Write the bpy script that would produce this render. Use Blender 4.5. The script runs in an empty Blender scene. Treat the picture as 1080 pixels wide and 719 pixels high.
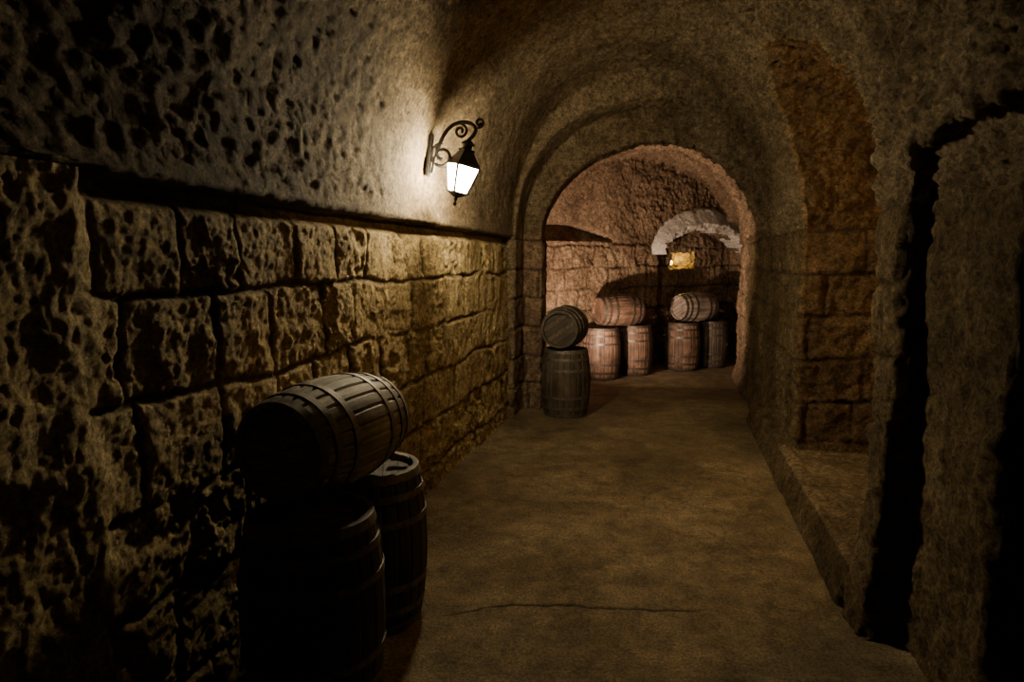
import bpy, bmesh, math, random
import numpy as np
from mathutils import Vector, Matrix, Euler
random.seed(7); rng=np.random.RandomState(11)
D=bpy.data; scene=bpy.context.scene
def link(o):
    scene.collection.objects.link(o); return o

# ---------------------------------------------------------------- noise
PERM=rng.permutation(256); PERM=np.concatenate([PERM,PERM,PERM]).astype(np.int64)
GR=rng.normal(size=(256,3)); GR/=np.linalg.norm(GR,axis=1)[:,None]
def pn(P):
    P=np.asarray(P,float); I=np.floor(P).astype(np.int64); f=P-I; I&=255
    u=f*f*f*(f*(f*6-15)+10); r=np.zeros(len(P))
    for dx in (0,1):
        wx=u[:,0] if dx else 1-u[:,0]
        for dy in (0,1):
            wy=u[:,1] if dy else 1-u[:,1]
            for dz in (0,1):
                wz=u[:,2] if dz else 1-u[:,2]
                h=PERM[PERM[PERM[(I[:,0]+dx)&255]+((I[:,1]+dy)&255)]+((I[:,2]+dz)&255)]
                g=GR[h]
                r+=wx*wy*wz*(g[:,0]*(f[:,0]-dx)+g[:,1]*(f[:,1]-dy)+g[:,2]*(f[:,2]-dz))
    return r*1.5
def fbm(P,o=4,gain=.5):
    a=1;r=0;s=np.array(P,float)
    for i in range(o):
        r=r+a*pn(s+i*17.3); a*=gain; s=s*2.03
    return r
def ridged(P,o=3):
    a=1;r=0;s=np.array(P,float)
    for i in range(o):
        r=r+a*(1-2*np.abs(pn(s+i*9.1))); a*=.5; s=s*2.1
    return r/1.75
def hsh(a,b):
    v=np.sin(a*127.1+b*311.7+3.3)*43758.5453
    return v-np.floor(v)
def smooth(e0,e1,x):
    t=np.clip((x-e0)/(e1-e0),0,1); return t*t*(3-2*t)

def blocks(u,v,P,h=.325,w=.38,top=1.775,gw=.012,jd=1.):
    """returns (relief in metres, joint mask 0..1) for coursed rough stone"""
    wob=.034*pn(P*np.array([1.6,1.6,1.6]))+.014*pn(P*6)+.007*pn(P*19)
    vv=(top-v+wob)/h; row=np.floor(vv); fv=vv-row
    dv=np.minimum(fv,1-fv)*h
    uu=(u+wob*1.2)/w+hsh(row,1.0)*.9+row*.37
    c=np.round(uu)
    best=np.full(len(u),9.); 
    for k in (-1,0,1):
        j=c+k+ (hsh(row,c+k)-.5)*.42
        best=np.minimum(best,np.abs(uu-j))
    du=best*w
    j0=c+(hsh(row,c)-.5)*.42
    bid=np.where(uu>j0,c,c-1)
    d=np.minimum(du,dv)
    vis=smooth(-.6,.0,pn(P*2.3+40))
    joint=(1-smooth(gw*.45,gw*1.5,d))*vis
    edge=1-smooth(0,.035,d)
    prot=(hsh(row+5,bid+9)-.5)*.018
    rough=hsh(row+2,bid+31)
    off=np.stack([bid*7.7,row*5.1,bid*0],1)
    r1=fbm(P*7+off*.3,5,.62); r2=ridged(P*12+off,3)
    rel=prot+ (.006+.011*rough)*r1 + .004*r2 -.004*edge*vis -.015*joint*jd
    pock=smooth(.15,.5,fbm(P*5+off*1.3,4,.6))
    rel-= .026*pock*smooth(.35,.85,rough)
    rel+=.003*pn(P*28)+.003*pn(P*55)
    return rel,joint

# ---------------------------------------------------------------- materials
def newmat(n):
    m=D.materials.new(n); m.use_nodes=True; nt=m.node_tree
    b=nt.nodes['Principled BSDF']; return m,nt,b
def N(nt,t,**k):
    n=nt.nodes.new(t)
    for a,v in k.items(): setattr(n,a,v)
    return n
def noise(nt,vec,scale,detail=6,rough=.6,dist=0):
    n=N(nt,'ShaderNodeTexNoise'); n.inputs['Scale'].default_value=scale
    n.inputs['Detail'].default_value=detail; n.inputs['Roughness'].default_value=rough
    n.inputs['Distortion'].default_value=dist
    nt.links.new(vec,n.inputs['Vector']); return n.outputs['Fac']
def ramp(nt,fac,stops):
    r=N(nt,'ShaderNodeValToRGB'); e=r.color_ramp.elements
    while len(e)<len(stops): e.new(.5)
    for i,(p,c) in enumerate(stops):
        e[i].position=p; e[i].color=(*c,1) if len(c)==3 else c
    nt.links.new(fac,r.inputs['Fac']); return r.outputs['Color']
def mix(nt,a,b,fac,mode='MIX'):
    m=N(nt,'ShaderNodeMix',data_type='RGBA',blend_type=mode)
    for s,v in ((m.inputs[6],a),(m.inputs[7],b),(m.inputs[0],fac)):
        if hasattr(v,'is_output'): nt.links.new(v,s)
        elif isinstance(v,(int,float)): s.default_value=v
        else: s.default_value=(*v,1)
    return m.outputs[2]
def math_(nt,op,a,b=0.):
    m=N(nt,'ShaderNodeMath',operation=op)
    for s,v in zip(m.inputs,(a,b)):
        if hasattr(v,'is_output'): nt.links.new(v,s)
        else: s.default_value=v
    return m.outputs[0]
def bump(nt,h,strength,dist,prev=None):
    b=N(nt,'ShaderNodeBump'); b.inputs['Strength'].default_value=strength; b.inputs['Distance'].default_value=dist
    nt.links.new(h,b.inputs['Height'])
    if prev: nt.links.new(prev,b.inputs['Normal'])
    return b.outputs['Normal']

def stone(name,dark,mid,light,bs=1.0,fine=1.0,rough=.9,con=1.):
    m,nt,b=newmat(name)
    tc=N(nt,'ShaderNodeNewGeometry').outputs['Position']
    n1=noise(nt,tc,2.2,8,.6,.4); n2=noise(nt,tc,18,8,.78); n3=noise(nt,tc,55,6,.85)
    c=ramp(nt,n1,[(.3,dark),(.52,mid),(.72,light)])
    c2=ramp(nt,n2,[(.35,(.28,.26,.24)),(.5,(.95,.95,.95)),(.62,(1.5,1.48,1.4))])
    c=mix(nt,c,c2,.88*con,'MULTIPLY')
    c3=ramp(nt,n3,[(.4,(.28,.28,.28)),(.58,(1.4,1.4,1.4))])
    c=mix(nt,c,c3,.8*fine,'MULTIPLY')
    a=N(nt,'ShaderNodeAttribute',attribute_name='joint')
    c=mix(nt,c,tuple(x*.3 for x in dark),math_(nt,'MULTIPLY',a.outputs['Fac'],.8))
    nt.links.new(c,b.inputs['Base Color']); b.inputs['Roughness'].default_value=rough
    b.inputs['Specular IOR Level'].default_value=.2
    v=N(nt,'ShaderNodeTexVoronoi'); v.inputs['Scale'].default_value=34; nt.links.new(tc,v.inputs['Vector'])
    nb=bump(nt,n2,.6*bs,.04); nb=bump(nt,v.outputs['Distance'],.3*bs,.02,nb); nb=bump(nt,n3,.9*bs*fine,.026,nb)
    nt.links.new(nb,b.inputs['Normal']); return m
M_block=stone('stone_blocks',(.21,.15,.066),(.40,.30,.145),(.54,.43,.24),bs=.85)
M_rock=stone('tufa_vault',(.125,.09,.053),(.22,.165,.10),(.32,.25,.165),bs=1.05)
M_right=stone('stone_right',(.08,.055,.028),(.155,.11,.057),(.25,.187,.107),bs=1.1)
M_alc_shade=stone('stone_alcove_shaded',(.06,.038,.02),(.135,.088,.047),(.22,.15,.085),bs=1.1)  # dimness of the alcove put into the colour: darker, warmer right-wall stone
M_end=stone('stone_chamber',(.12,.078,.05),(.27,.18,.118),(.42,.30,.205),bs=1.)
M_pale=stone('pale_stone',(.45,.41,.38),(.65,.6,.57),(.8,.76,.73),bs=.6,fine=.5,con=.5)
M_kerb_lit=stone('lit_kerb_stone',(.12,.088,.05),(.21,.16,.095),(.29,.225,.14),bs=.9)  # light falling on the kerb top, painted in as paler tan stone

def floor_mat():
    m,nt,b=newmat('worn_concrete')
    tc=N(nt,'ShaderNodeNewGeometry').outputs['Position']
    n1=noise(nt,tc,1.1,9,.66,.6); n2=noise(nt,tc,6,9,.8,.3); n3=noise(nt,tc,80,5,.85)
    c=ramp(nt,n1,[(.32,(.12,.087,.049)),(.5,(.225,.17,.097)),(.68,(.33,.257,.155))])
    c=mix(nt,c,ramp(nt,n2,[(.34,(.35,.33,.3)),(.5,(.95,.95,.95)),(.64,(1.5,1.5,1.42))]),.9,'MULTIPLY')
    c=mix(nt,c,ramp(nt,n3,[(.4,(.3,.3,.3)),(.6,(1.35,1.35,1.35))]),.85,'MULTIPLY')
    a=N(nt,'ShaderNodeAttribute',attribute_name='joint')
    c=mix(nt,c,(.02,.015,.01),a.outputs['Fac'])
    nt.links.new(c,b.inputs['Base Color'])
    r=ramp(nt,n2,[(.3,(.5,.5,.5)),(.7,(.8,.8,.8))]); nt.links.new(r,b.inputs['Roughness'])
    b.inputs['Specular IOR Level'].default_value=.3
    nb=bump(nt,n2,.5,.05); nb=bump(nt,n3,.8,.014,nb); nt.links.new(nb,b.inputs['Normal'])
    return m
M_floor=floor_mat()

def wood_mat(name,c0,c1,c2,rough=.7):
    m,nt,b=newmat(name)
    tc=N(nt,'ShaderNodeTexCoord').outputs['Object']
    mp=N(nt,'ShaderNodeMapping'); mp.inputs['Scale'].default_value=(30,30,2.5); nt.links.new(tc,mp.inputs['Vector'])
    g=noise(nt,mp.outputs['Vector'],1.6,8,.65,.3); g2=noise(nt,tc,6,6,.6)
    a=N(nt,'ShaderNodeAttribute',attribute_name='stave')
    c=ramp(nt,g,[(.3,c0),(.5,c1),(.72,c2)])
    c=mix(nt,c,ramp(nt,a.outputs['Fac'],[(0,(.55,.53,.5)),(1,(1.25,1.22,1.2))]),.9,'MULTIPLY')
    c=mix(nt,c,ramp(nt,g2,[(.35,(.3,.28,.25)),(.6,(1.1,1.1,1.1))]),.85,'MULTIPLY')
    nt.links.new(c,b.inputs['Base Color']); b.inputs['Roughness'].default_value=rough
    nb=bump(nt,g,.45,.006); nb=bump(nt,g2,.3,.01,nb); nt.links.new(nb,b.inputs['Normal']); return m
W_grey=wood_mat('weathered_oak',(.06,.05,.034),(.14,.118,.08),(.25,.21,.148))
W_red=wood_mat('red_oak',(.055,.029,.019),(.13,.072,.048),(.22,.132,.092))
W_shade=wood_mat('shaded_oak',(.016,.012,.008),(.034,.026,.017),(.065,.05,.034))  # near-black wood paints the shade onto the front upright barrels
W_mid=wood_mat('dark_oak',(.03,.023,.015),(.066,.05,.033),(.115,.088,.06))
W_pale=wood_mat('bleached_oak',(.14,.115,.098),(.26,.215,.185),(.38,.33,.29))
def metal_mat(name,c,c2,rough,met=.8):
    m,nt,b=newmat(name); tc=N(nt,'ShaderNodeTexCoord').outputs['Object']
    n=noise(nt,tc,25,6,.65)
    nt.links.new(ramp(nt,n,[(.35,c),(.65,c2)]),b.inputs['Base Color'])
    b.inputs['Metallic'].default_value=met; b.inputs['Roughness'].default_value=rough
    nt.links.new(bump(nt,n,.3,.004),b.inputs['Normal']); return m
M_hoop=metal_mat('rusty_hoop_iron',(.07,.06,.047),(.17,.15,.12),.6,.6)
M_hoop2=metal_mat('old_hoop_iron',(.045,.036,.03),(.11,.087,.072),.5,.5)
M_iron=metal_mat('black_wrought_iron',(.012,.012,.012),(.03,.028,.026),.45,.5)
M_darkw,_,bb=newmat('dark_gap'); bb.inputs['Base Color'].default_value=(.015,.011,.008,1); bb.inputs['Roughness'].default_value=.95

def mesh_obj(name,verts,faces,mats,smooth_=True,parent=None):
    me=D.meshes.new(name); me.from_pydata([tuple(v) for v in verts],[],faces); me.update()
    for m in mats: me.materials.append(m)
    if smooth_: me.polygons.foreach_set('use_smooth',[True]*len(me.polygons))
    o=D.objects.new(name,me); link(o)
    if parent: o.parent=parent
    return o

# ---------------------------------------------------------------- shell
def arc(cx,cz,rx,rz,n=28,p=2.0):
    pts=[]
    for i in range(n+1):
        a=math.pi*(1-i/n); c,s=math.cos(a),math.sin(a)
        pts.append((cx+rx*math.copysign(abs(c)**(2/p),c),cz+rz*abs(s)**(2/p)))
    return pts
def prism(prof,fa,fb):
    n=len(prof); V=[fa(*p) for p in prof]+[fb(*p) for p in prof]
    F=[list(range(n))[::-1],[n+i for i in range(n)]]+[[i,(i+1)%n,n+(i+1)%n,n+i] for i in range(n)]
    return V,F
parts=[]
kerb=[(.885,.21),(.82,.20),(.77,.02)]
kerbn=[(.885,1.2),(.84,.5),(.80,.02)]
vault_=arc(-.31,1.88,1.19,1.42)[1:]
main=[(.77,-.06),(-1.64,-.06),(-1.64,1.76),(-1.50,1.79),(-1.505,1.88)]+vault_+kerb
parts.append(prism(main,lambda a,b:(a,3.15,b),lambda a,b:(a,6.55,b)))
near=[(.80,-.06),(-1.64,-.06),(-1.64,1.76),(-1.50,1.79),(-1.505,1.88)]+vault_+kerbn
parts.append(prism(near,lambda a,b:(a,-1.8,b),lambda a,b:(a,3.2,b)))
mid=[(.77,-.06),(-1.5,-.06),(-1.48,1.8)]+arc(-.30,1.85,1.17,1.2)[1:]+kerb
parts.append(prism(mid,lambda a,b:(a,6.4,b),lambda a,b:(a,6.98,b)))
rib=[(.82,-.06),(-1.30,-.06),(-1.29,1.72)]+arc(-.22,1.75,1.07,.98)[1:]+[(.9,.2),(.82,.03)]
parts.append(prism(rib,lambda a,b:(a,6.9,b),lambda a,b:(a,7.4,b)))
cham=[(.85,-.06),(-1.75,-.06),(-1.75,1.86),(-1.66,1.9)]+arc(-.38,1.9,1.28,1.12)[1:]+[(.9,.2),(.85,.03)]
parts.append(prism(cham,lambda a,b:(a,7.3,b),lambda a,b:(a,a+10.6,b)))
parts.append(prism([(1.25,-.06),(.3,-.06),(.3,1.9),(.8,2.2),(1.1,2.1),(1.25,1.8)],lambda a,b:(a,9.6,b),lambda a,b:(a,a+10.6,b)))
W=Vector((.7071,.7071,0)); Nn=Vector((-.7071,.7071,0))
C0=(.42,11.02)
def nich(c0,depth0,depth1,prof):
    f=lambda d:(lambda a,b:tuple(Vector((c0[0],c0[1],b))+W*a+Nn*d))
    return prism(prof,f(depth0),f(depth1))
npro=[(.95,-.06),(-.84,-.06)]+arc(.05,1.62,.9,.42)
parts.append(nich(C0,-.3,.2,npro))
parts.append(nich((.06,11.16),-.2,.35,[(.27,1.44),(-.25,1.44),(-.25,1.72),(.27,1.72)]))
parts.append(nich(C0,-.2,.28,[(-2.95,1.86),(-2.95,2.03),(-2.4,2.06),(-1.75,1.88),(-1.7,1.84)]))
alc=[(5.1,.2),(5.1,1.75),(5.2,2.1),(5.3,2.45),(5.2,2.78),(4.75,2.95),(4.4,2.9),(3.96,2.72),(3.68,2.45),(3.47,2.17),(3.27,1.8),(3.22,.2)]
parts.append(prism(alc,lambda a,b:(.35,a,b),lambda a,b:(1.65,a,.2+(b-.2)*.93)))
parts.append(prism([(2.93,.0),(1.1,.0),(1.1,2.01),(2.93,2.01)],lambda a,b:(.5,a,b),lambda a,b:(.985,a,b)))
parts.append(prism([(2.27,.0),(1.1,.0),(1.1,1.95),(2.27,1.95)],lambda a,b:(.5,a,b),lambda a,b:(1.6,a,b)))
V=[];F=[]
for v,f in parts:
    o=len(V); V+=v; F+=[[i+o for i in x] for x in f]
tmp=mesh_obj('tmp_shell',V,F,[],False)
bm=bmesh.new(); bm.from_mesh(tmp.data); bmesh.ops.recalc_face_normals(bm,faces=bm.faces); bm.to_mesh(tmp.data); bm.free()
md=tmp.modifiers.new('r','REMESH'); md.mode='VOXEL'; md.voxel_size=.0165
dg=bpy.context.evaluated_depsgraph_get(); me=D.meshes.new_from_object(tmp.evaluated_get(dg))
D.objects.remove(tmp)
nv=len(me.vertices); co=np.empty(nv*3); me.vertices.foreach_get('co',co); co=co.reshape(-1,3)
no=np.array([0.]*nv*3); me.vertex_normals.foreach_get('vector',no); no=-no.reshape(-1,3)
x,y,z=co.T; 
isfloor=(z<.0)
low=z<1.78
end=(y-x)>10.45
blk=low&~isfloor&((x>.6)|end|(x<-1.2))&(y>2.95)
u=np.where(np.abs(no[:,0])>.8,y,np.where(end,(x+y)*.707,x))
rel,jt=blocks(u,z,co,h=.30,w=.40)
P=co
rockR=.024*fbm(P*4,5,.64)+.020*ridged(P*10,3)
mR=((x>.6)&~end)
rel=np.where(mR,rel*1.2+rockR*.9,np.where(end,rel*1.6+rockR*1.1,rel))
jt=np.where(mR,jt*.7,jt)
amp=.27+.93*smooth(-1.25,.1,x)
vault=.04*pn(P*1.2)+.03*fbm(P*2.6,2)*smooth(-1.2,.0,x)+.026*amp*fbm(P*np.array([12,9,12.]),4,.78)+.010*amp*ridged(P*np.array([17,11,17.]),2)-.008
nearR=(~blk)&low&(x>.6)
vaultR=.03*fbm(P*np.array([5,5,1.6]),4,.6)+.022*ridged(P*9,3)
disp=np.where(blk,rel*.85,np.where(nearR,vaultR,vault))
led=smooth(.12,.0,np.abs(z-1.80))*(x<-1.2)*(y<6.9)
disp=disp*(1-.55*led)
step=(x>.6)&(z<.30)&(y>3.22)
disp=np.where(step,disp*.5,disp)
disp=np.where(isfloor,0,disp)
disp=np.where((x<-1.58)&(y<6.6)&low,-.02,disp)
jt=np.where(blk&~step,jt,0)
co2=co+no*disp[:,None]
me.vertices.foreach_set('co',co2.ravel()); me.update()
nf=len(me.polygons); ls=np.empty(nf,int); lt=np.empty(nf,int)
me.polygons.foreach_get('loop_start',ls); me.polygons.foreach_get('loop_total',lt)
lv=np.empty(len(me.loops),int); me.loops.foreach_get('vertex_index',lv)
quads=[tuple(lv[s:s+t][::-1]) for s,t in zip(ls,lt)]
fc=np.array([co[list(q)].mean(0) for q in quads])
vn=np.zeros(nv*3); me.vertex_normals.foreach_get('vector',vn); vn=-vn.reshape(-1,3)
cx,cy,cz=fc.T
cat=np.full(nf,'wall_right',dtype=object)
cat[(cx<-1.0)&(cz<1.78)]='wall_left'
cat[(cz>=1.78)]='ceiling'
cat[(cy>6.75)]='wall_left_far'
cat[(cy>6.75)&(cz>=1.85)]='ceiling'
cat[(cy>6.75)&(cx>.5)&(cz<1.85)]='wall_right'
cat[((cy-cx)>10.42)]='wall_back'
cat[(cy<-1.7)]='wall_front'
cat[(cz<0)]='x'
cat[(cx<-1.55)&(cz<1.735)&(cy<6.5)]='x'
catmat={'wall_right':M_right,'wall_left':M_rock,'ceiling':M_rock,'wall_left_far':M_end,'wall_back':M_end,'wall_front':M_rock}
catname={'wall_left':'ledge_left','wall_left_far':'wall_left_chamber'}
vx=(cx+.31)/1.19; vz=np.clip((cz-1.88)/1.42,0,9)
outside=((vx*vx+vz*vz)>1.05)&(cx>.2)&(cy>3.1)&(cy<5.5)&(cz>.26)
Q=np.empty(nf,object); 
for i,q in enumerate(quads): Q[i]=q
built={}
for c,mt in catmat.items():
    idx=np.where(cat==c)[0]
    if len(idx)==0: continue
    fl_=[Q[i] for i in idx]; used=np.unique(np.concatenate([np.array(q) for q in fl_]))
    mp=-np.ones(nv,int); mp[used]=np.arange(len(used))
    m2=D.meshes.new(catname.get(c,c)); m2.from_pydata(co2[used].tolist(),[],[mp[list(q)].tolist() for q in fl_]); 
    m2.update()
    m2.materials.append(mt); m2.materials.append(M_end); m2.materials.append(M_alc_shade); m2.materials.append(M_kerb_lit)
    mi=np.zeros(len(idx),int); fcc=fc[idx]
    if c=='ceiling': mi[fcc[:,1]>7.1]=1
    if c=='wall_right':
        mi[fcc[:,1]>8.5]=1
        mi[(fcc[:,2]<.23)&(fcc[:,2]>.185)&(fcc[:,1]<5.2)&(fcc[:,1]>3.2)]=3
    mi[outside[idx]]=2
    m2.polygons.foreach_set('material_index',mi)
    m2.polygons.foreach_set('use_smooth',[True]*len(idx))
    at=m2.attributes.new('joint','FLOAT','POINT'); at.data.foreach_set('value',jt[used].astype(float))
    m2.normals_split_custom_set_from_vertices([tuple(n) for n in vn[used]])
    built[c]=link(D.objects.new(catname.get(c,c),m2))
D.meshes.remove(me)

# ---------------------------------------------------------------- left block wall (dense)
def grid_obj(name,U,Vv,fn,mat,flip=False):
    uu,vv=np.meshgrid(U,Vv); uu=uu.ravel(); vv=vv.ravel()
    P,j=fn(uu,vv); nu,nvv=len(U),len(Vv)
    i=np.arange(nu-1)[None,:]+np.arange(nvv-1)[:,None]*nu; i=i.ravel()
    f=np.stack([i,i+1,i+nu+1,i+nu],1)
    if flip: f=f[:,::-1]
    m=D.meshes.new(name); m.from_pydata(P.tolist(),[],f.tolist()); m.update(); m.materials.append(mat)
    m.polygons.foreach_set('use_smooth',[True]*len(m.polygons))
    at=m.attributes.new('joint','FLOAT','POINT'); at.data.foreach_set('value',j.astype(float))
    return link(D.objects.new(name,m))
def lw(u,v):
    P=np.stack([np.full(len(u),-1.55),u,v],1)
    r,j=blocks(u,v,P,h=.325,w=.37)
    rr=.018*fbm(P*np.array([1,4,3.]),5,.66)+.008*ridged(P*9,3)+.03
    t=smooth(1.62,1.50,u+.05*pn(P*4))
    r=r*(1-t)+rr*t; j=j*(1-t)
    top=smooth(1.70,1.76,v)*(1-t); r=r*(1-top)-.05*top
    X=-1.56+r+.025*pn(P*.9)
    return np.stack([X,u,v],1),j*(1-top)
U=np.concatenate([np.arange(-1.85,1.2,.03),np.arange(1.2,3.6,.008),np.arange(3.6,6.62,.012)])
wl_=grid_obj('wall_left',U,np.arange(-.05,1.80,.008),lw,M_block)
bpy.ops.object.select_all(action='DESELECT')
for o in (built['wall_left'],built['wall_left_far'],wl_): o.select_set(True)
bpy.context.view_layer.objects.active=wl_; bpy.ops.object.join()

# ---------------------------------------------------------------- floor
def fl(u,v):
    P=np.stack([u,v,u*0],1)
    zz=.012*fbm(P*1.5,4)+.003*fbm(P*9,3)
    cy=np.interp(u,[-.95,-.72,-.46,-.15,.2],[2.70,2.86,2.93,2.95,3.02])+.018*pn(P*12)+.006*pn(P*40)
    w=smooth(-.98,-.85,u)*(1-smooth(.1,.26,u))
    c=(1-smooth(.004,.013,np.abs(v-cy)))*w
    zz-=.007*c
    return np.stack([u,v,zz],1),c*.95
Uf=np.concatenate([np.arange(-1.8,-1.05,.03),np.arange(-1.05,.35,.009),np.arange(.35,1.75,.03)])
Vf=np.concatenate([np.arange(-1.85,2.6,.05),np.arange(2.6,3.15,.006),np.arange(3.15,12.8,.04)])
grid_obj('floor',Uf,Vf,fl,M_floor)

# pale arch lip over the niche in the back wall
def lip(u,v):
    P=np.stack([u*2,v*1.2,u*0],1)
    sec_r=np.interp(v,[0,.15,.45,.85,1.],[.0,.0,.10,.34,.38])*(.45+.55*np.sin(u))
    sec_d=np.interp(v,[0,.15,.45,.85,1.],[.24,-.12,-.17,-.04,.10])
    a=-np.cos(u); s=np.sin(u)
    n=.028*fbm(P*3,4,.6)+.012*ridged(P*8,3)
    rx=.88+sec_r*.8+n; rz=.36+sec_r+n
    A=.05+a*rx; Z=1.66+s*rz; d=sec_d+n
    X=C0[0]+W.x*A+Nn.x*d; Y=C0[1]+W.y*A+Nn.y*d
    return np.stack([X,Y,Z],1),u*0
grid_obj('trim_1',np.linspace(0,math.pi,160),np.linspace(0,1,36),lip,M_pale)

# ---------------------------------------------------------------- barrels
def make_barrel(name,L,rb,re,loc,axis=(0,0,1),wood=W_grey,hoop=M_hoop,spin=0.,seed=1):
    r_=random.Random(seed); V=[];Fc=[];mi=[];st=[]
    ns=24; k=6; n=ns*k; nr=18
    R=lambda t: re+(rb-re)*(1-(2*t)**2)**.9
    svar=[r_.uniform(-.0018,.0018) for _ in range(ns)]; scol=[r_.random() for _ in range(ns)]
    def ring(zz,rf):
        b=len(V)
        for i in range(n):
            a=2*math.pi*i/n; s=(i//k); ph=i%k
            rr=rf(s,ph); V.append((rr*math.cos(a),rr*math.sin(a),zz))
        return b
    def conn(a,b,m,flip=False):
        for i in range(n):
            j=(i+1)%n; q=[a+i,a+j,b+j,b+i]
            Fc.append(q[::-1] if flip else q); mi.append(m); st.append(scol[i//k])
    prev=None
    first=None
    for q in range(nr+1):
        t=-.5+q/nr; rr=R(t)
        b=ring(t*L,lambda s,ph:rr+(svar[s] if ph else 0)-(.005 if ph==0 else (.0 )))
        if prev is not None: conn(prev,b,0)
        else: first=b
        prev=b
    last=prev
    for sgn,outer in ((-1,first),(1,last)):
        i1=ring(sgn*L/2,lambda s,ph:re-.018); i2=ring(sgn*(L/2-.028),lambda s,ph:re-.021)
        conn(outer,i1,0,sgn<0); conn(i1,i2,0,sgn<0)
        c=len(V); V.append((0,0,sgn*(L/2-.034)))
        i3=ring(sgn*(L/2-.034),lambda s,ph:re-.019)
        for i in range(n):
            j=(i+1)%n; t=[i3+i,i3+j,c]; Fc.append(t if sgn>0 else t[::-1]); mi.append(2); st.append(0)
        hr=re-.0205; npk=6; w=2*hr/npk
        for p in range(npk):
            x0=-hr+p*w+.0022; x1=-hr+(p+1)*w-.0022
            zz=sgn*(L/2-.027+r_.uniform(-.002,.002)); b=len(V); pts=[]
            xs=[x0+(x1-x0)*i/8 for i in range(9)]
            x_=[max(-hr*.9999,min(hr*.9999,q)) for q in xs]
            up=[(q,math.sqrt(hr*hr-q*q)) for q in x_]; dn=[(q,-h) for q,h in up][::-1]
            pts=dn+up; 
            for (a_,b_) in pts: V.append((a_,b_,zz))
            idx=list(range(b,b+len(pts)))
            Fc.append(idx[::-1] if sgn>0 else idx); mi.append(3); st.append(r_.random())
    for t in (-.475,-.36,-.2,.2,.36,.475):
        hw=.017 if abs(t)>.4 else .014
        z0,z1=t*L-hw,t*L+hw; r0=R(max(-.5,z0/L)); r1=R(min(.5,z1/L))
        z0=max(z0,-L/2+.001); z1=min(z1,L/2-.001)
        rs=[ring(z0,lambda s,ph:r0-.002),ring(z0,lambda s,ph:r0+.0045),ring(z1,lambda s,ph:r1+.0045),ring(z1,lambda s,ph:r1-.002)]
        for a,b in zip(rs,rs[1:]): conn(a,b,1)
        for da in (0,.12):
            a=spin+.7+da; rc=(r0+r1)/2+.005; c=Vector((rc*math.cos(a),rc*math.sin(a),t*L))
            b=len(V); e=.005
            for s1,s2 in ((-1,-1),(1,-1),(1,1),(-1,1)):
                V.append((c.x-math.sin(a)*e*s1,c.y+math.cos(a)*e*s1,c.z+e*s2))
            V.append((c.x+math.cos(a)*.004,c.y+math.sin(a)*.004,c.z))
            for i in range(4): Fc.append([b+i,b+(i+1)%4,b+4]); mi.append(1); st.append(.5)
    a=spin; b=len(V); m=12; rc=rb-.004
    for h in (0,.014):
        for i in range(m):
            q=2*math.pi*i/m; dy=.026*math.cos(q); dz=.026*math.sin(q)
            V.append(((rc+h)*math.cos(a)-dy*math.sin(a),(rc+h)*math.sin(a)+dy*math.cos(a),dz))
    for i in range(m): Fc.append([b+i,b+(i+1)%m,b+m+(i+1)%m,b+m+i]); mi.append(0); st.append(.2)
    Fc.append([b+m+i for i in range(m)]); mi.append(0); st.append(.2)
    me=D.meshes.new(name); me.from_pydata(V,[],Fc); me.update()
    for mm in (wood,hoop,M_darkw,wood): me.materials.append(mm)
    me.polygons.foreach_set('material_index',mi)
    at=me.attributes.new('stave','FLOAT','FACE'); at.data.foreach_set('value',st)
    o=D.objects.new(name,me); link(o)
    me.polygons.foreach_set('use_smooth',[False]*len(Fc))
    o.location=loc; o.rotation_mode='QUATERNION'
    o.rotation_quaternion=Vector((0,0,1)).rotation_difference(Vector(axis).normalized())@Euler((0,0,spin)).to_quaternion() if axis!=(0,0,1) else Euler((0,0,spin)).to_quaternion()
    return o
UL,UB,UE=.68,.25,.212
LL,LB,LE=.62,.215,.175
up=lambda x,y,w,s,h=M_hoop:make_barrel('wine_barrel',UL,UB,UE,(x,y,UL/2+.006),(0,0,1),w,h,s,int(s*10))
up(-1.25,2.65,W_shade,.4); up(-1.20,2.08,W_shade,1.7)
make_barrel('wine_barrel',LL,LB,LE,(-1.27,2.36,UL+LB+.0),(.12,1,0.0),W_grey,M_hoop,4.3,5)
up(-1.01,6.80,W_mid,2.2)
make_barrel('wine_barrel',LL,LB,LE,(-1.02,6.82,UL+LB+.004),(.05,1,0),W_mid,M_hoop,.9,9)
up(-.87,9.08,W_red,.3,M_hoop2); up(-.46,9.58,W_red,1.1,M_hoop2)
make_barrel('wine_barrel',LL,LB,LE,(-.67,9.30,UL+LB+.004),(.78,.55,0),W_red,M_hoop2,1.9,13)
up(.20,10.15,W_red,.8,M_hoop2); up(.62,10.55,W_mid,2.9,M_hoop2)
make_barrel('wine_barrel',LL,LB,LE,(.36,10.32,UL+LB+.004),(.75,.65,0),W_pale,M_hoop2,.2,17)

def box(name,size,mat,loc,rot=(0,0,0),parent=None,bev=.004,taper=1.):
    bm=bmesh.new(); bmesh.ops.create_cube(bm,size=1)
    for v in bm.verts:
        if v.co.x>0: v.co.z=-.5+(v.co.z+.5)*taper
        v.co=Vector((v.co.x*size[0],v.co.y*size[1],v.co.z*size[2]))
    bmesh.ops.bevel(bm,geom=bm.edges[:],offset=bev,segments=2,affect='EDGES')
    me=D.meshes.new(name); bm.to_mesh(me); bm.free(); me.materials.append(mat)
    o=D.objects.new(name,me); link(o); o.location=loc; o.rotation_euler=rot
    if parent: o.parent=parent
    return o
box('wooden_chock',(.08,.045,.04),W_pale,(-1.14,2.74,UL+.006+.0205),(0,0,.3),taper=.4)

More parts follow.
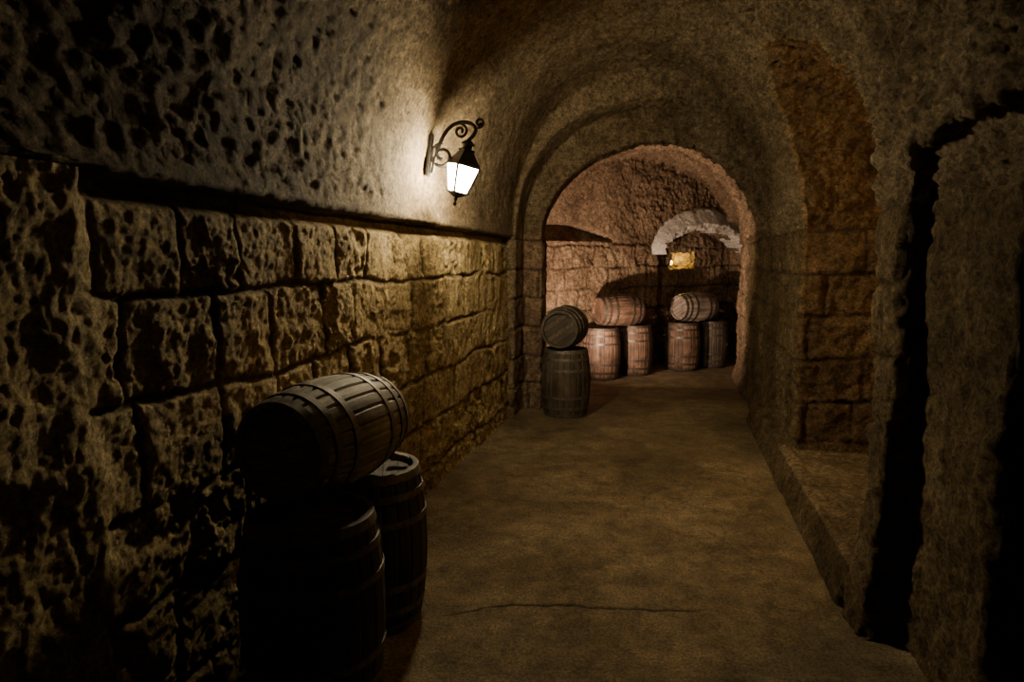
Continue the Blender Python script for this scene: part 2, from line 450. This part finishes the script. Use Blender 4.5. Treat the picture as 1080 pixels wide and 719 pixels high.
# ---------------------------------------------------------------- lantern
lan=D.objects.new('wall_lantern',None); link(lan)
head=D.objects.new('lantern_head',None); link(head); head.parent=lan
head.location=(-1.275,4.12,2.075); head.rotation_euler=(0,math.radians(14),0)
def loft(name,rings,sides,mat,parent,rot=0.,cap=True,smooth_=False):
    V=[];Fc=[]
    for (zz,r) in rings:
        for i in range(sides):
            a=rot+2*math.pi*i/sides; V.append((r*math.cos(a),r*math.sin(a),zz))
    for q in range(len(rings)-1):
        for i in range(sides):
            j=(i+1)%sides; Fc.append([q*sides+i,q*sides+j,(q+1)*sides+j,(q+1)*sides+i])
    if cap: Fc.append(list(range(sides))[::-1]); Fc.append([(len(rings)-1)*sides+i for i in range(sides)])
    return mesh_obj(name,V,Fc,[mat],smooth_,parent)
RT,RB=.108,.062; zt,zb=.065,-.10
loft('roof',[(.062,.106),(.069,.110),(.078,.106),(.115,.076),(.150,.050),(.158,.056),(.166,.05)],4,M_iron,head)
loft('vent',[(.166,.03),(.19,.03),(.192,.045),(.205,.038),(.222,.014),(.235,.008)],16,M_iron,head,smooth_=True)
loft('bottom_cup',[(-.155,.004),(-.145,.012),(-.132,.010),(-.125,.03),(-.108,.055),(-.102,RB+.006),(-.096,RB+.006)],16,M_iron,head,smooth_=True)
loft('finial',[(-.185,.002),(-.178,.011),(-.166,.013),(-.156,.006),(-.15,.004)],12,M_iron,head,smooth_=True)
def bar(name,a,b,r,parent,mat=M_iron,sides=6):
    a=Vector(a);b=Vector(b);d=b-a;q=d.to_track_quat('Z','Y'); V=[];
    for p in (a,b):
        for i in range(sides):
            t=2*math.pi*i/sides; V.append(p+q@Vector((r*math.cos(t),r*math.sin(t),0)))
    Fc=[[i,(i+1)%sides,sides+(i+1)%sides,sides+i] for i in range(sides)]+[list(range(sides))[::-1],[sides+i for i in range(sides)]]
    return mesh_obj(name,V,Fc,[mat],False,parent)
for i in range(4):
    a=math.pi/2*i; c,s=math.cos(a),math.sin(a)
    bar('frame_bar_%d'%(i+1),(RB*c,RB*s,zb),(RT*c,RT*s,zt),.009,head)
    a2=a+math.pi/2; c2,s2=math.cos(a2),math.sin(a2)
    bar('top_rail_%d'%(i+1),(RT*c,RT*s,zt),(RT*c2,RT*s2,zt),.005,head)
    bar('bottom_rail_%d'%(i+1),(RB*c,RB*s,zb),(RB*c2,RB*s2,zb),.006,head)
mg=D.materials.new('lit_frosted_glass'); mg.use_nodes=True; nt=mg.node_tree; nt.nodes.clear()
out=N(nt,'ShaderNodeOutputMaterial'); tr=N(nt,'ShaderNodeBsdfTransparent'); em=N(nt,'ShaderNodeEmission'); mx=N(nt,'ShaderNodeMixShader')
em.inputs['Color'].default_value=(1,.82,.51,1); em.inputs['Strength'].default_value=1080; mx.inputs[0].default_value=.35
nt.links.new(tr.outputs[0],mx.inputs[1]); nt.links.new(em.outputs[0],mx.inputs[2]); nt.links.new(mx.outputs[0],out.inputs[0])
loft('glass_panes',[(zb,RB-.002),(zt,RT-.002)],4,mg,head,cap=False)
mb=D.materials.new('bulb_glow'); mb.use_nodes=True; b_=mb.node_tree.nodes['Principled BSDF']
b_.inputs['Emission Color'].default_value=(1,.9,.7,1); b_.inputs['Emission Strength'].default_value=60
def curve(name,pts,r,parent,mat=M_iron,smooth_=True):
    c=D.curves.new(name,'CURVE'); c.dimensions='3D'; c.bevel_depth=r; c.bevel_resolution=3; c.resolution_u=8
    s=c.splines.new('NURBS'); s.points.add(len(pts)-1)
    for p,q in zip(s.points,pts): p.co=(*q,1)
    s.use_endpoint_u=True; s.order_u=4; c.materials.append(mat)
    o=D.objects.new(name,c); link(o); o.parent=parent; return o
Y=4.12
def xz(l): return [(a,Y,b) for a,b in l]
def spiral(cx,cz,r0,r1,a0,turns,n=26):
    return [(cx+(r0+(r1-r0)*i/n)*math.cos(a0+turns*2*math.pi*i/n),cz+(r0+(r1-r0)*i/n)*math.sin(a0+turns*2*math.pi*i/n)) for i in range(n+1)]
curve('scroll_arm',xz([(-1.46,2.10),(-1.44,2.2),(-1.40,2.32),(-1.32,2.40),(-1.22,2.40),(-1.165,2.36),(-1.185,2.32),(-1.216,2.295)]),.012,lan)
curve('scroll_lower',xz(spiral(-1.395,2.20,.08,.015,math.pi*.5,1.6)),.011,lan)
curve('scroll_upper',xz(spiral(-1.275,2.345,.045,.01,math.pi*.5,-1.4)),.009,lan)
curve('scroll_end',xz(spiral(-1.155,2.39,.03,.008,-math.pi*.6,1.3)),.008,lan)
box('wall_plate',(.018,.05,.26),M_iron,(-1.475,Y,2.21),(0,.12,0),lan)
def uv(name,r,loc,mat,parent,sc=(1,1,1)):
    bm=bmesh.new(); bmesh.ops.create_uvsphere(bm,u_segments=20,v_segments=12,radius=r)
    for v in bm.verts: v.co=Vector((v.co.x*sc[0],v.co.y*sc[1],v.co.z*sc[2]))
    me=D.meshes.new(name); bm.to_mesh(me); bm.free(); me.materials.append(mat)
    me.polygons.foreach_set('use_smooth',[True]*len(me.polygons))
    o=D.objects.new(name,me); link(o); o.location=loc; o.parent=parent; return o
uv('bulb',.018,(0,0,.03),mb,head,(1,1,1.2))
def light(name,typ,loc,energy,color,r,parent=None,**k):
    l=D.lights.new(name,typ); l.energy=energy; l.color=color; l.shadow_soft_size=r
    for a,v in k.items(): setattr(l,a,v)
    o=D.objects.new(name,l); link(o); o.location=loc
    if parent: o.parent=parent
    return o
light('lantern_light','POINT',(0,0,-.045),58,(1,.83,.52),.022,head)

# ---------------------------------------------------------------- spotlight on a stand behind the mid barrels
sp=D.objects.new('stand_spotlight',None); link(sp); sp.location=(-1.10,7.48,0)
loft('foot',[(.012,.10),(.022,.10),(.03,.02)],20,M_iron,sp)
bar('pole',(0,0,.025),(0,0,.5),.011,sp)
box('yoke_left',(.01,.03,.14),M_iron,(-.085,0,.55),(0,0,0),sp,.002)
box('yoke_right',(.01,.03,.14),M_iron,(.085,0,.55),(0,0,0),sp,.002)
bar('yoke_bar',(-.085,0,.49),(.085,0,.49),.007,sp)
hd=loft('lamp_housing',[(-.06,.045),(-.05,.06),(.04,.072),(.055,.078),(.055,.066),(.03,.06)],20,M_iron,sp,smooth_=False)
hd.location=(0,0,.60); hd.rotation_euler=(math.radians(-76),0,math.radians(-18))
tgt=Vector((-.1,10.2,2.3)); src=Vector((-1.07,7.57,.60))
s=light('spot_beam','SPOT',src,400,(1,.72,.49),.04,None,spot_size=math.radians(125),spot_blend=.8)
s.rotation_euler=(tgt-src).to_track_quat('-Z','Y').to_euler()
s.parent=sp; s.matrix_parent_inverse=Matrix.Translation((1.10,-7.48,0))

# alcove lamp (behind the near jamb)
al=D.objects.new('bulkhead_lamp',None); link(al); al.location=(1.38,3.70,2.1)
ms=D.materials.new('amber_glass'); ms.use_nodes=True; b_=ms.node_tree.nodes['Principled BSDF']
b_.inputs['Base Color'].default_value=(1,.5,.15,1); b_.inputs['Emission Color'].default_value=(1,.5,.15,1); b_.inputs['Emission Strength'].default_value=8
loft('lamp_base',[(-.02,.06),(0,.065),(.01,.05)],20,M_iron,al).rotation_euler=(-math.pi/2,0,0)
uv('lamp_globe',.04,(0,.04,0),ms,al)
light('amber_light','POINT',(0,.08,.30),60,(1,.58,.2),.04,al)
wl=D.objects.new('window_lamp',None); link(wl); wl.location=(.0,11.30,1.45)
loft('lamp_foot',[(0,.05),(.01,.05),(.02,.02),(.05,.015)],16,M_iron,wl)
uv('lamp_globe',.035,(0,0,.085),ms,wl)
light('yellow_light','POINT',(.0,-.04,.15),14,(1,.74,.14),.03,wl)

# ---------------------------------------------------------------- world + camera
w=D.worlds.new('World'); scene.world=w; w.use_nodes=True
w.node_tree.nodes['Background'].inputs[0].default_value=(.01,.012,.015,1)
cam=D.cameras.new('camera'); cam.lens=24; cam.sensor_width=36
co_=D.objects.new('camera',cam); link(co_); co_.location=(0,0,1.55)
co_.rotation_euler=(math.radians(90-6.6),0,math.radians(13)); cam.clip_start=.02
scene.camera=co_
